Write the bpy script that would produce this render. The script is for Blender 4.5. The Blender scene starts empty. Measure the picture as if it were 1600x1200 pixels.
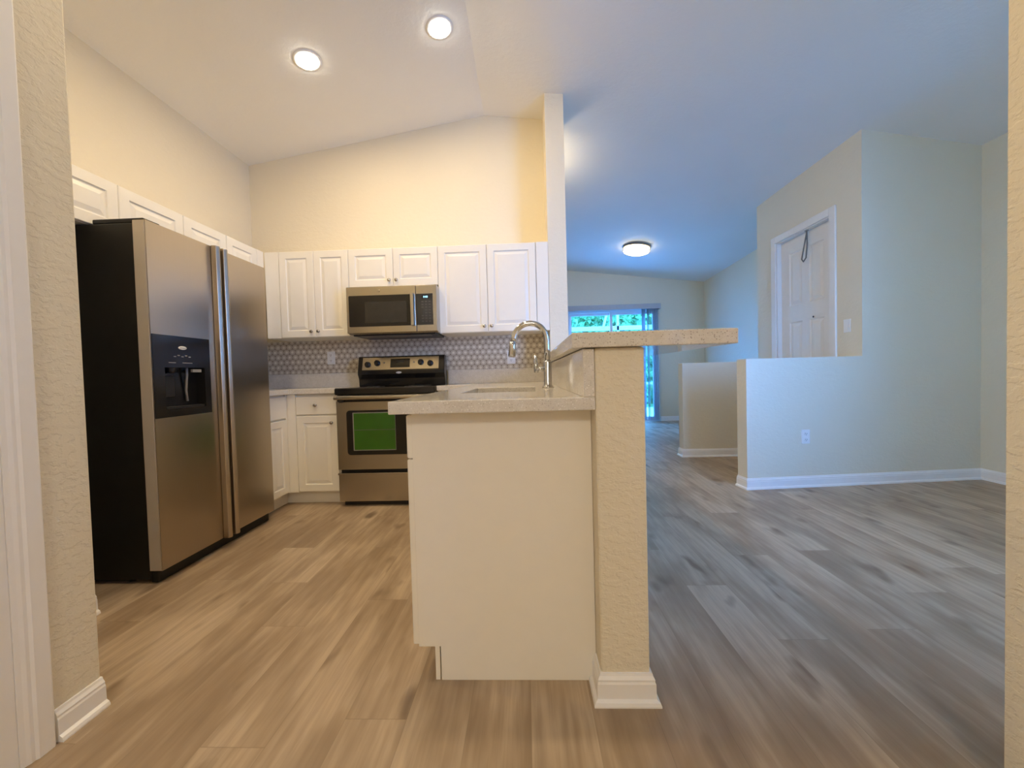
import bpy, bmesh, math, random
from mathutils import Vector, Matrix
random.seed(7)
sc = bpy.context.scene
COL = sc.collection
R = math.radians

# ------------------------------------------------------------------ camera
def cam_basis(yaw, pitch, roll):
    cy, sy, cp, sp = math.cos(yaw), math.sin(yaw), math.cos(pitch), math.sin(pitch)
    f = Vector((-sy*cp, cy*cp, sp)); r = Vector((cy, sy, 0)); u = r.cross(f)
    c, s = math.cos(roll), math.sin(roll)
    return c*r + s*u, -s*r + c*u, f
cr, cu, cf = cam_basis(R(2.069), R(-1.466), R(-1.543))
cd = bpy.data.cameras.new('camera'); cam = bpy.data.objects.new('camera', cd); COL.objects.link(cam)
cam.matrix_world = Matrix(((cr.x, cu.x, -cf.x, 0), (cr.y, cu.y, -cf.y, 0), (cr.z, cu.z, -cf.z, 1.0), (0, 0, 0, 1)))
cd.sensor_fit = 'HORIZONTAL'; cd.sensor_width = 36.0; cd.lens = 36.0*603/1600; cd.clip_start = 0.02
sc.camera = cam

# ------------------------------------------------------------------ world, light, exposure
W = bpy.data.worlds.new('sky'); sc.world = W; W.use_nodes = True
bg = W.node_tree.nodes['Background']; bg.inputs[0].default_value = (0.14, 0.385, 1.0, 1); bg.inputs[1].default_value = 33.0
sc.view_settings.view_transform = 'Standard'; sc.view_settings.look = 'None'
sc.view_settings.gamma = 1.0; sc.view_settings.use_curve_mapping = False
sc.view_settings.exposure = 0.0
sc.cycles.use_denoising = True
sc.cycles.max_bounces = 12; sc.cycles.diffuse_bounces = 8; sc.cycles.glossy_bounces = 5
sc.cycles.sample_clamp_indirect = 8.0
WARM = (1.0, 0.76, 0.44)
def area(name, loc, direction, size, power, color, size_y=None, shape='RECTANGLE', portal=False):
    l = bpy.data.lights.new(name, 'AREA'); l.shape = shape; l.size = size
    if size_y: l.size_y = size_y
    l.energy = power; l.color = color
    o = bpy.data.objects.new(name, l); COL.objects.link(o); o.location = loc
    o.rotation_euler = Vector(direction).to_track_quat('-Z', 'Y').to_euler()
    if portal: l.cycles.is_portal = True
    return o
area('slider_daylight_portal', (1.72, 7.74, 1.12), (0, -1, 0), 1.80, 1, (1, 1, 1), 2.2, portal=True)
area('dining_daylight_portal', (2.0, 0.75, 1.5), (0, 1, 0), 0.95, 1, (1, 1, 1), 1.8, portal=True)
area('hall_ceiling_light', (0.0, -2.2, 2.55), (0, 0.25, -1), 0.5, 38, (1.0, 0.90, 0.76), 0.5)
area('added_window_portal', (1.20, -0.55, 1.5), (-1, 0, 0), 0.24, 1, (1, 1, 1), 0.7, portal=True)  # portal of the unseen passage window added for cool light
SPOT_W = 9.5
KITCHEN_SPOTS = [(-1.39, 2.56), (-0.50, 2.54), (-1.39, 1.45), (-0.50, 1.45)]

# ------------------------------------------------------------------ materials
MATS = {}
class NT:
    def __init__(s, name):
        s.m = bpy.data.materials.new(name); s.m.use_nodes = True; s.t = s.m.node_tree
        s.b = s.t.nodes['Principled BSDF']; s.out = s.t.nodes['Material Output']
    def n(s, typ, **kw):
        nd = s.t.nodes.new(typ)
        for k, v in kw.items():
            if k.startswith('i_'): nd.inputs[k[2:].replace('_', ' ')].default_value = v
            else: setattr(nd, k, v)
        return nd
    def l(s, a, b): s.t.links.new(a, b)
    def math(s, op, a, b=None, clamp=False):
        nd = s.n('ShaderNodeMath', operation=op); nd.use_clamp = clamp
        for i, v in enumerate((a, b)):
            if v is None: continue
            if isinstance(v, (int, float)): nd.inputs[i].default_value = v
            else: s.l(v, nd.inputs[i])
        return nd.outputs[0]
    def coords(s): return s.n('ShaderNodeNewGeometry').outputs['Position']
    def mapping(s, vec, scale=(1, 1, 1)):
        nd = s.n('ShaderNodeMapping'); nd.inputs['Scale'].default_value = scale; s.l(vec, nd.inputs['Vector']); return nd.outputs[0]
    def noise(s, vec, scale, detail=3, rough=0.5):
        nd = s.n('ShaderNodeTexNoise'); nd.inputs['Scale'].default_value = scale; nd.inputs['Detail'].default_value = detail
        nd.inputs['Roughness'].default_value = rough; s.l(vec, nd.inputs['Vector']); return nd.outputs['Fac']
    def ramp(s, fac, stops, interp='LINEAR'):
        nd = s.n('ShaderNodeValToRGB'); nd.color_ramp.interpolation = interp
        e = nd.color_ramp.elements
        while len(e) < len(stops): e.new(0.5)
        for x, (p, c) in zip(e, stops): x.position = p; x.color = (*c, 1) if len(c) == 3 else c
        s.l(fac, nd.inputs[0]); return nd.outputs[0]
    def mix(s, fac, a, b, blend='MIX'):
        nd = s.n('ShaderNodeMix', data_type='RGBA', blend_type=blend)
        for i, v in ((0, fac), (6, a), (7, b)):
            if isinstance(v, (int, float)): nd.inputs[i].default_value = v
            elif isinstance(v, tuple): nd.inputs[i].default_value = (*v, 1)
            else: s.l(v, nd.inputs[i])
        return nd.outputs[2]
    def bump(s, h, strength, dist=0.01):
        nd = s.n('ShaderNodeBump'); nd.inputs['Strength'].default_value = strength; nd.inputs['Distance'].default_value = dist
        s.l(h, nd.inputs['Height']); s.l(nd.outputs[0], s.b.inputs['Normal'])
def simple(name, col, rough=0.5, metal=0.0, vary=0.03, scale=18, bump=0.0, bscale=60, spec=0.5, coat=0.0):
    k = NT(name); p = k.coords()
    f = k.noise(p, scale, 3)
    lo = tuple(max(0, c*(1-vary)) for c in col); hi = tuple(min(1, c*(1+vary)) for c in col)
    k.l(k.ramp(f, [(0.3, lo), (0.7, hi)]), k.b.inputs['Base Color'])
    k.b.inputs['Roughness'].default_value = rough; k.b.inputs['Metallic'].default_value = metal
    k.b.inputs['Specular IOR Level'].default_value = spec; k.b.inputs['Coat Weight'].default_value = coat
    if bump: k.bump(k.noise(p, bscale, 3), bump, 0.004)
    MATS[name] = k.m; return k.m
def emit(name, col, strength):
    k = NT(name); k.b.inputs['Base Color'].default_value = (*col, 1)
    k.b.inputs['Emission Color'].default_value = (*col, 1); k.b.inputs['Emission Strength'].default_value = strength
    MATS[name] = k.m; return k.m

def paint(name, col, strength, scale=22):
    k = NT(name); p = k.coords()
    f = k.noise(p, 1.3, 3)
    k.l(k.ramp(f, [(0.3, tuple(c*0.985 for c in col)), (0.7, tuple(min(1, c*1.015) for c in col))]), k.b.inputs['Base Color'])
    k.b.inputs['Roughness'].default_value = 0.62
    k.b.inputs['Specular IOR Level'].default_value = 0.3
    q = k.mapping(p, (1.0, 1.0, 1.6))
    a = k.ramp(k.noise(q, scale, 4, 0.55), [(0.46, (0, 0, 0)), (0.56, (1, 1, 1))])
    b = k.noise(p, scale*5, 2)
    h = k.math('ADD', k.math('MULTIPLY', a, 0.8), k.math('MULTIPLY', b, 0.35))
    k.bump(h, strength, 0.004)
    MATS[name] = k.m; return k.m
M_WALL = paint('cream_wall_paint', (0.77, 0.705, 0.555), 0.2)
M_WALLR = paint('rough_cream_wall_paint', (0.77, 0.705, 0.555), 0.42, 32)
M_CEIL = paint('white_ceiling_paint', (0.84, 0.83, 0.80), 0.12, 30)
M_TRIM = simple('white_trim_paint', (0.86, 0.85, 0.83), 0.35, vary=0.012)
M_CAB = simple('white_cabinet_thermofoil', (0.85, 0.818, 0.735), 0.36, vary=0.008)
M_CABIN = simple('cabinet_underside', (0.62, 0.57, 0.47), 0.55, vary=0.03)
M_BLACK = simple('black_textured_enamel', (0.006, 0.006, 0.006), 0.55, vary=0.2, bump=0.1, bscale=300)
M_GLOSSB = simple('black_gloss_enamel', (0.012, 0.011, 0.010), 0.16, vary=0.1)
M_BGLASS = simple('smoked_black_glass', (0.03, 0.028, 0.024), 0.07, vary=0.1)
M_PLASB = simple('black_plastic', (0.018, 0.017, 0.016), 0.38, vary=0.1)
M_CHROME = simple('polished_chrome', (0.62, 0.62, 0.62), 0.10, 1.0, vary=0.01)
M_NICKEL = simple('satin_nickel', (0.50, 0.47, 0.43), 0.24, 1.0, vary=0.02)
M_WHITEP = simple('white_plastic', (0.84, 0.84, 0.82), 0.35, vary=0.01)
M_DARKSLOT = simple('dark_slot', (0.10, 0.09, 0.08), 0.6, vary=0.05)
M_GREY = simple('grey_print', (0.28, 0.27, 0.25), 0.5, vary=0.05)
M_GREEN = simple('green_window_panel', (0.032, 0.135, 0.008), 0.22, vary=0.12, scale=5, coat=0.4)  # flat glossy green for part of the oven window
M_CORD = simple('grey_cord', (0.17, 0.165, 0.155), 0.7, vary=0.1)
M_BRONZE = simple('brushed_bronze', (0.30, 0.24, 0.18), 0.38, 1.0, vary=0.05)
M_DOORW = simple('white_door_paint', (0.82, 0.80, 0.76), 0.42, vary=0.012)
M_VINYL = simple('grey_blind_vinyl', (0.42, 0.43, 0.46), 0.55, vary=0.03)
M_ALU = simple('white_aluminium', (0.70, 0.71, 0.72), 0.4, vary=0.02)
M_BIN = simple('sink_steel', (0.55, 0.53, 0.49), 0.3, 1.0, vary=0.03)
M_CONC = simple('patio_concrete', (0.62, 0.62, 0.60), 0.8, vary=0.08, scale=6, bump=0.2)
M_LAWN = simple('lawn_grass', (0.10, 0.22, 0.04), 0.9, vary=0.35, scale=9, bump=0.5)
M_BARK = simple('bark', (0.15, 0.10, 0.06), 0.9, vary=0.25, scale=20, bump=0.4)
M_KEY = simple('dim_key_print', (0.075, 0.07, 0.06), 0.4, vary=0.05)
M_SILVER = simple('silver_edge', (0.58, 0.53, 0.46), 0.45, 0.2, vary=0.02)  # paler and less metallic than the door steel
M_ALUD = simple('grey_aluminium', (0.42, 0.44, 0.46), 0.45, vary=0.03)
M_EMIT = emit('lamp_glow', (1.0, 0.93, 0.80), 30)
M_FLUSH = emit('opal_glass_glow', (1.0, 0.86, 0.58), 9.0)
M_CLOCK = emit('blue_led', (0.35, 0.72, 1.0), 2.2)

def steel(name, col, axis, rough, vv=0.02):
    k = NT(name); p = k.coords()
    s = [420, 420, 420]; s[axis] = 3.0
    f = k.noise(k.mapping(p, tuple(s)), 2.0, 3)
    k.l(k.ramp(f, [(0.25, tuple(c*(1-vv) for c in col)), (0.75, tuple(c*(1+vv) for c in col))]), k.b.inputs['Base Color'])
    k.b.inputs['Metallic'].default_value = 1.0
    k.l(k.math('ADD', k.math('MULTIPLY', f, 0.04 if vv > 0.01 else 0.0), rough), k.b.inputs['Roughness'])
    MATS[name] = k.m; return k.m
M_STEELV = steel('brushed_steel_vertical', (0.50, 0.44, 0.36), 2, 0.27)
M_STEELH = steel('brushed_steel_horizontal', (0.50, 0.465, 0.405), 0, 0.25, 0.004)

def mat_floor():
    k = NT('oak_vinyl_plank'); p = k.coords()
    sx = k.n('ShaderNodeSeparateXYZ'); k.l(p, sx.inputs[0]); X, Y = sx.outputs[0], sx.outputs[1]
    w, L = 0.182, 1.22
    r = k.math('DIVIDE', k.math('ADD', X, 20.03), w); row = k.math('FLOOR', r); fx = k.math('FRACT', r)
    wn = k.n('ShaderNodeTexWhiteNoise', noise_dimensions='1D'); k.l(row, wn.inputs['W'])
    c = k.math('ADD', k.math('DIVIDE', k.math('ADD', Y, 20), L), wn.outputs['Value']); col = k.math('FLOOR', c); fy = k.math('FRACT', c)
    cb = k.n('ShaderNodeCombineXYZ'); k.l(row, cb.inputs[0]); k.l(col, cb.inputs[1])
    w2 = k.n('ShaderNodeTexWhiteNoise', noise_dimensions='2D'); k.l(cb.outputs[0], w2.inputs['Vector'])
    sh = k.n('ShaderNodeVectorMath', operation='SCALE'); k.l(w2.outputs['Color'], sh.inputs[0]); sh.inputs['Scale'].default_value = 31.0
    ad = k.n('ShaderNodeVectorMath', operation='ADD'); k.l(p, ad.inputs[0]); k.l(sh.outputs[0], ad.inputs[1])
    g1 = k.noise(k.mapping(ad.outputs[0], (7, 1.9, 1)), 1.0, 3, 0.55)       # broad bands
    g2 = k.noise(k.mapping(ad.outputs[0], (110, 5.0, 1)), 1.0, 3, 0.6)      # fine grain
    kn = k.noise(k.mapping(ad.outputs[0], (8.5, 3.6, 1)), 1.0, 2, 0.4)      # knots
    wv = k.n('ShaderNodeTexWave', wave_type='BANDS', bands_direction='X', wave_profile='SIN')
    for nm, v_ in (('Scale', 7.0), ('Distortion', 9.0), ('Detail', 2.0), ('Detail Scale', 0.7), ('Detail Roughness', 0.45)): wv.inputs[nm].default_value = v_
    k.l(k.mapping(ad.outputs[0], (1, 0.34, 1)), wv.inputs['Vector'])
    base = k.ramp(w2.outputs['Value'], [(0.0, (0.385, 0.285, 0.188)), (0.35, (0.44, 0.335, 0.226)), (0.7, (0.485, 0.375, 0.258)), (1.0, (0.54, 0.425, 0.296))])
    col1 = k.mix(k.ramp(g1, [(0.36, (0.65,)*3), (0.58, (0, 0, 0))]), base, (0.25, 0.172, 0.106))
    col1 = k.mix(k.ramp(g1, [(0.52, (0, 0, 0)), (0.70, (0.55,)*3)]), col1, (0.58, 0.46, 0.33))
    col1 = k.mix(k.math('MULTIPLY', wv.outputs['Fac'], 0.17), col1, (0.20, 0.135, 0.085))
    col2 = k.mix(k.ramp(g2, [(0.30, (0.24,)*3), (0.60, (0, 0, 0))]), col1, (0.21, 0.142, 0.09))
    col3 = k.mix(k.ramp(kn, [(0.25, (0.8,)*3), (0.36, (0, 0, 0))]), col2, (0.15, 0.096, 0.056))
    ex = k.math('MINIMUM', fx, k.math('SUBTRACT', 1.0, fx)); ey = k.math('MINIMUM', fy, k.math('SUBTRACT', 1.0, fy))
    seam = k.math('MAXIMUM', k.math('LESS_THAN', ex, 0.005), k.math('LESS_THAN', ey, 0.0012))
    k.l(k.mix(k.math('MULTIPLY', seam, 0.30), col3, (0.12, 0.085, 0.055)), k.b.inputs['Base Color'])
    k.l(k.ramp(g2, [(0.2, (0.46,)*3), (0.8, (0.36,)*3)]), k.b.inputs['Roughness'])
    k.b.inputs['Specular IOR Level'].default_value = 0.42
    k.bump(k.math('SUBTRACT', k.math('MULTIPLY', g2, 0.25), seam), 0.12, 0.002)
    MATS['floor'] = k.m; return k.m
M_FLOOR = mat_floor()

def mat_quartz():
    k = NT('speckled_quartz'); p = k.coords()
    v = k.n('ShaderNodeTexVoronoi'); v.inputs['Scale'].default_value = 165; k.l(p, v.inputs['Vector'])
    v2 = k.n('ShaderNodeTexVoronoi'); v2.inputs['Scale'].default_value = 320; k.l(p, v2.inputs['Vector'])
    sz = k.n('ShaderNodeSeparateColor'); k.l(v.outputs['Color'], sz.inputs[0])
    sz2 = k.n('ShaderNodeSeparateColor'); k.l(v2.outputs['Color'], sz2.inputs[0])
    m1 = k.math('MULTIPLY', k.math('LESS_THAN', v.outputs['Distance'], 0.34), k.math('GREATER_THAN', sz.outputs[0], 0.55))
    m2 = k.math('MULTIPLY', k.math('LESS_THAN', v2.outputs['Distance'], 0.4), k.math('GREATER_THAN', sz2.outputs[1], 0.62))
    base = k.ramp(k.noise(p, 30, 3), [(0.3, (0.66, 0.63, 0.575)), (0.7, (0.73, 0.70, 0.65))])
    c = k.mix(k.math('MULTIPLY', m2, 0.5), base, (0.50, 0.46, 0.41))
    c = k.mix(k.math('MULTIPLY', m1, 0.8), c, k.ramp(sz.outputs[1], [(0.3, (0.33, 0.29, 0.25)), (0.6, (0.50, 0.46, 0.42)), (0.8, (0.88, 0.86, 0.83))]))
    k.l(c, k.b.inputs['Base Color']); k.b.inputs['Roughness'].default_value = 0.10
    k.b.inputs['Specular IOR Level'].default_value = 0.55
    MATS['quartz'] = k.m; return k.m
M_QUARTZ = mat_quartz()

def mat_tile():
    k = NT('hex_mosaic_tile'); p = k.coords()
    s = k.n('ShaderNodeSeparateXYZ'); k.l(p, s.inputs[0]); X, Z = s.outputs[0], s.outputs[2]
    a = 0.0535; b = a*math.sqrt(3)
    def cell(v, size, off): 
        return k.math('SUBTRACT', k.math('MULTIPLY', k.math('FRACT', k.math('ADD', k.math('DIVIDE', v, size), 40+off)), size), size/2)
    def dist(o):
        x = cell(X, a, o); z = cell(Z, b, o)
        return k.math('SQRT', k.math('ADD', k.math('MULTIPLY', x, x), k.math('MULTIPLY', z, z)))
    d = k.math('MINIMUM', dist(0.0), dist(0.5))
    f = k.math('DIVIDE', d, 0.031)
    var = k.noise(p, 45, 2)
    base = k.ramp(f, [(0.0, (0.84, 0.79, 0.69)), (0.38, (0.84, 0.79, 0.69)), (0.43, (0.47, 0.41, 0.32)), (0.54, (0.63, 0.565, 0.46)), (0.76, (0.61, 0.54, 0.435)), (0.87, (0.27, 0.215, 0.155))])
    c = k.mix(k.ramp(var, [(0.35, (0, 0, 0)), (0.7, (0.45,)*3)]), base, (0.50, 0.44, 0.36))
    k.l(c, k.b.inputs['Base Color']); k.b.inputs['Roughness'].default_value = 0.28
    k.bump(k.ramp(f, [(0.45, (1, 1, 1)), (0.53, (0, 0, 0)), (0.58, (0.8,)*3)]), 0.25, 0.002)
    MATS['tile'] = k.m; return k.m
M_TILE = mat_tile()

def mat_glass(name, col):
    k = NT(name)
    tr = k.n('ShaderNodeBsdfTransparent'); tr.inputs[0].default_value = col
    gl = k.n('ShaderNodeBsdfGlossy'); gl.inputs['Roughness'].default_value = 0.02
    mx = k.n('ShaderNodeMixShader'); mx.inputs[0].default_value = 0.06
    k.l(tr.outputs[0], mx.inputs[1]); k.l(gl.outputs[0], mx.inputs[2]); k.l(mx.outputs[0], k.out.inputs[0])
    return k.m
M_GLASS = mat_glass('clear_window_glass', (0.93, 0.96, 0.97, 1)); M_TINT = mat_glass('blue_tinted_glass', (0.60, 0.84, 0.92, 1))
def mat_leaf():
    k = NT('hedge_leaf'); p = k.coords()
    f = k.noise(p, 5.0, 4)
    k.l(k.ramp(f, [(0.3, (0.03, 0.09, 0.03)), (0.5, (0.12, 0.28, 0.08)), (0.7, (0.34, 0.55, 0.20))]), k.b.inputs['Base Color'])
    k.b.inputs['Roughness'].default_value = 0.6
    return k.m
M_LEAF = mat_leaf()

# ------------------------------------------------------------------ mesh helpers
class MB:
    def __init__(s): s.bm = bmesh.new()
    def hexa(s, pts):
        v = [s.bm.verts.new(p) for p in pts]
        for f in ((0, 3, 2, 1), (4, 5, 6, 7), (0, 1, 5, 4), (1, 2, 6, 5), (2, 3, 7, 6), (3, 0, 4, 7)):
            s.bm.faces.new([v[i] for i in f])
        return s
    def box(s, x0, x1, y0, y1, z0, z1):
        return s.hexa([(x0, y0, z0), (x1, y0, z0), (x1, y1, z0), (x0, y1, z0), (x0, y0, z1), (x1, y0, z1), (x1, y1, z1), (x0, y1, z1)])
    def prism(s, poly, h0, h1, axis='z'):
        def P(a, b, h): return {'z': (a, b, h), 'y': (a, h, b), 'x': (h, a, b)}[axis]
        lo = [s.bm.verts.new(P(a, b, h0)) for a, b in poly]; hi = [s.bm.verts.new(P(a, b, h1)) for a, b in poly]
        n = len(poly)
        s.bm.faces.new(lo[::-1]); s.bm.faces.new(hi)
        for i in range(n): s.bm.faces.new((lo[i], lo[(i+1) % n], hi[(i+1) % n], hi[i]))
        return s
    def loops(s, rings, cap0=True, cap1=True, closed=True):
        vs = [[s.bm.verts.new(p) for p in r] for r in rings]
        for a, b in zip(vs, vs[1:]):
            n = len(a)
            for i in range(n if closed else n-1):
                j = (i+1) % n
                s.bm.faces.new((a[i], a[j], b[j], b[i]))
        if cap0: s.bm.faces.new(vs[0][::-1])
        if cap1: s.bm.faces.new(vs[-1])
        return s
    def lathe(s, prof, c=(0, 0, 0), axis='z', n=24, cap=True):
        rings = []
        for r, h in prof:
            ring = []
            for i in range(n):
                t = 2*math.pi*i/n; a, b = r*math.cos(t), r*math.sin(t)
                p = {'z': (a, b, h), 'y': (a, h, b), 'x': (h, a, b)}[axis]
                ring.append((c[0]+p[0], c[1]+p[1], c[2]+p[2]))
            rings.append(ring)
        return s.loops(rings, cap, cap)
    def cyl(s, c0, c1, r, n=16): return s.tube([c0, c1], r, n)
    def tube(s, pts, r, n=12):
        pts = [Vector(p) for p in pts]; rad = r if isinstance(r, (list, tuple)) else [r]*len(pts)
        rings = []; prev = None
        for i, p in enumerate(pts):
            d = (pts[min(i+1, len(pts)-1)] - pts[max(i-1, 0)]).normalized()
            a = prev if prev else (Vector((0, 0, 1)) if abs(d.z) < 0.9 else Vector((1, 0, 0)))
            a = (a - d*a.dot(d)).normalized(); b = d.cross(a); prev = a
            rings.append([tuple(p + rad[i]*(math.cos(2*math.pi*k/n)*a + math.sin(2*math.pi*k/n)*b)) for k in range(n)])
        return s.loops(rings)
    def build(s, name, mat, parent=None, bevel=0.0, smooth=False, seg=2, world=True):
        bmesh.ops.recalc_face_normals(s.bm, faces=s.bm.faces)
        me = bpy.data.meshes.new(name)
        if parent is not None and world:
            off = world_loc(parent)
            bmesh.ops.translate(s.bm, verts=s.bm.verts, vec=-off)
        s.bm.to_mesh(me); s.bm.free()
        for m in (mat if isinstance(mat, (list, tuple)) else [mat]): me.materials.append(m)
        if smooth:
            for p in me.polygons: p.use_smooth = True
        o = bpy.data.objects.new(name, me); COL.objects.link(o)
        if parent is not None: o.parent = parent
        if bevel:
            md = o.modifiers.new('bevel', 'BEVEL'); md.width = bevel; md.segments = seg; md.limit_method = 'ANGLE'; md.angle_limit = R(40)
        return o
def world_loc(o):
    v = Vector((0, 0, 0))
    while o is not None: v += o.location; o = o.parent
    return v
def thing(name, label, cat, loc=(0, 0, 0), group=None):
    o = bpy.data.objects.new(name, None); COL.objects.link(o); o.location = loc; o.empty_display_size = 0.1
    o['label'] = label; o['category'] = cat
    if group: o['group'] = group
    return o
def tag(o, label, cat, group=None):
    o['label'] = label; o['category'] = cat
    if group: o['group'] = group
    return o
def struct(o, label=None, cat=None):
    o['kind'] = 'structure'
    if label: o['label'] = label
    if cat: o['category'] = cat
    return o
def dup(root, loc, label=None):
    r = root.copy(); COL.objects.link(r); r.location = loc
    if label: r['label'] = label
    for ch in list(root.children):
        c = ch.copy(); COL.objects.link(c); c.parent = r
        for g in ch.children:
            d = g.copy(); COL.objects.link(d); d.parent = c
    return r
def rect(u0, v0, u1, v1): return [(u0, v0), (u1, v0), (u1, v1), (u0, v1)]
class Frame:                       # u, v in a face; d outwards
    def __init__(s, o, U, V, N): s.o, s.U, s.V, s.N = Vector(o), Vector(U), Vector(V), Vector(N)
    def __call__(s, u, v, d): return tuple(s.o + u*s.U + v*s.V + d*s.N)
def raised_door(F, w, h, t=0.019, m=0.055):
    mb = MB(); rings = []
    for ins, d in ((0, 0), (0, t-0.003), (0.003, t), (m, t), (m+0.005, t-0.007), (m+0.011, t-0.007), (m+0.034, t-0.001)):
        rings.append([F(u, v, d) for u, v in rect(ins, ins, w-ins, h-ins)])
    mb.loops(rings); return mb
def slab_front(F, w, h, t=0.019):
    mb = MB(); mb.loops([[F(u, v, d) for u, v in rect(i, i, w-i, h-i)] for i, d in ((0, 0), (0, t-0.004), (0.004, t))]); return mb
def panel_sheet(F, us, vs, cells, t):
    """a slab whose front is a grid; the cells named are raised panels"""
    mb = MB()
    for i in range(len(us)-1):
        for j in range(len(vs)-1):
            a, b, c, d = us[i], vs[j], us[i+1], vs[j+1]
            if (i, j) in cells:
                rr = [[F(u, v, dd) for u, v in rect(a+k, b+k, c-k, d-k)] for k, dd in ((0, t), (0.012, t-0.010), (0.022, t-0.010), (0.05, t-0.002))]
                mb.loops(rr, cap0=False)
            else:
                mb.bm.faces.new([mb.bm.verts.new(F(u, v, t)) for u, v in rect(a, b, c, d)])
    mb.loops([[F(u, v, dd) for u, v in rect(us[0], vs[0], us[-1], vs[-1])] for dd in (0, t)], cap1=False)
    bmesh.ops.remove_doubles(mb.bm, verts=mb.bm.verts, dist=1e-5)
    return mb
def lettering(text, F, size, depth, mat, parent, name='lettering', align='CENTER'):
    cu = bpy.data.curves.new(name, 'FONT'); cu.body = text; cu.size = size; cu.extrude = depth; cu.align_x = align; cu.align_y = 'CENTER'
    tmp = bpy.data.objects.new(name, cu); COL.objects.link(tmp)
    dg = bpy.context.evaluated_depsgraph_get(); me = bpy.data.meshes.new_from_object(tmp.evaluated_get(dg))
    bpy.data.objects.remove(tmp)
    off = world_loc(parent)
    for v in me.vertices: v.co = Vector(F(v.co.x, v.co.y, v.co.z)) - off
    me.materials.clear(); me.materials.append(mat)
    o = bpy.data.objects.new(name, me); COL.objects.link(o); o.parent = parent
    return o
def sweep(path, prof, closed=False):
    """profile (offset to the right of the path, height) swept along a floor path with mitred corners"""
    P = [Vector((*p, 0)) for p in path]; n = len(P); mb = MB(); rings = []
    for i in range(n):
        d0 = (P[i]-P[i-1]).normalized() if (i > 0 or closed) else None
        d1 = (P[(i+1) % n]-P[i]).normalized() if (i < n-1 or closed) else None
        d0 = d0 or d1; d1 = d1 or d0
        n0 = Vector((d0.y, -d0.x, 0)); n1 = Vector((d1.y, -d1.x, 0))
        m = (n0+n1).normalized(); m = m / max(0.3, m.dot(n0))
        rings.append([(P[i].x+m.x*o, P[i].y+m.y*o, z) for o, z in prof])
    mb.loops(rings); return mb
BASEP = [(-0.002, 0.0), (0.026, 0.0), (0.026, 0.005), (0.023, 0.013), (0.0145, 0.019), (0.0135, 0.062), (0.011, 0.068), (0.0115, 0.074), (0.006, 0.083), (0.004, 0.090), (-0.002, 0.091)]
def baseboard(name, path):
    o = sweep(path, BASEP).build(name, M_TRIM); return struct(o)

# ------------------------------------------------------------------ key measures (metres; camera eye height 1.0)
LW, BW, PL, PR, WY = -2.45, 3.45, 0.205, 0.352, 3.13
PY, CZ, CZB = 1.155, 0.926, 0.887
FY, FRX, RW = 7.69, 3.51, 3.86
RG = -0.31
HA, HB = (1.80, 3.22), (RW, 3.415)       # the long low wall and the tall wall in line with it
def hy(x): return HA[1] + (HB[1]-HA[1])*(x-HA[0])/(HB[0]-HA[0])
DX, DY = 2.80, 4.75                       # entry door wall

# ------------------------------------------------------------------ floor and ceiling
struct(MB().box(-2.6, 4.1, -3.6, FY+0.15, -0.06, 0.0).build('floor', M_FLOOR))
def ceiling():
    mb = MB(); ys = [-3.6, BW, DY, FY+0.15]
    xs = [LW-0.12, RG, 4.05]
    zt = {0: [2.94-0.16*0.12]*4, 1: [3.29, 3.283, 3.25, 3.14], 2: [2.80, 2.785, 2.77, 2.63]}
    zt[0] = [2.925, 2.925, 2.89, 2.80]
    bot = [[mb.bm.verts.new((xs[i], ys[j], zt[i][j])) for j in range(4)] for i in range(3)]
    top = [[mb.bm.verts.new((xs[i], ys[j], zt[i][j]+0.1)) for j in range(4)] for i in range(3)]
    for i in range(2):
        for j in range(3):
            for g in (bot, top): mb.bm.faces.new((g[i][j], g[i+1][j], g[i+1][j+1], g[i][j+1]))
    for j in range(3):
        for i in (0, 2): mb.bm.faces.new((bot[i][j], bot[i][j+1], top[i][j+1], top[i][j]))
    for i in range(2):
        for j in (0, 3): mb.bm.faces.new((bot[i][j], bot[i+1][j], top[i+1][j], top[i][j]))
    return mb
struct(ceiling().build('ceiling', M_CEIL))
def ceil_z(x, y):
    ys = [-3.6, BW, DY, FY+0.15]; zs = {0: [2.925, 2.925, 2.89, 2.80], 1: [3.29, 3.283, 3.25, 3.14], 2: [2.80, 2.785, 2.77, 2.63]}
    j = max(i for i in range(3) if y >= ys[i]); t = (y-ys[j])/(ys[j+1]-ys[j])
    z = [zs[i][j]*(1-t)+zs[i][j+1]*t for i in range(3)]
    if x <= RG: f = (x-(LW-0.12))/(RG-LW+0.12); return z[0]*(1-f)+z[1]*f
    f = (x-RG)/(4.05-RG); return z[1]*(1-f)+z[2]*f

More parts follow.
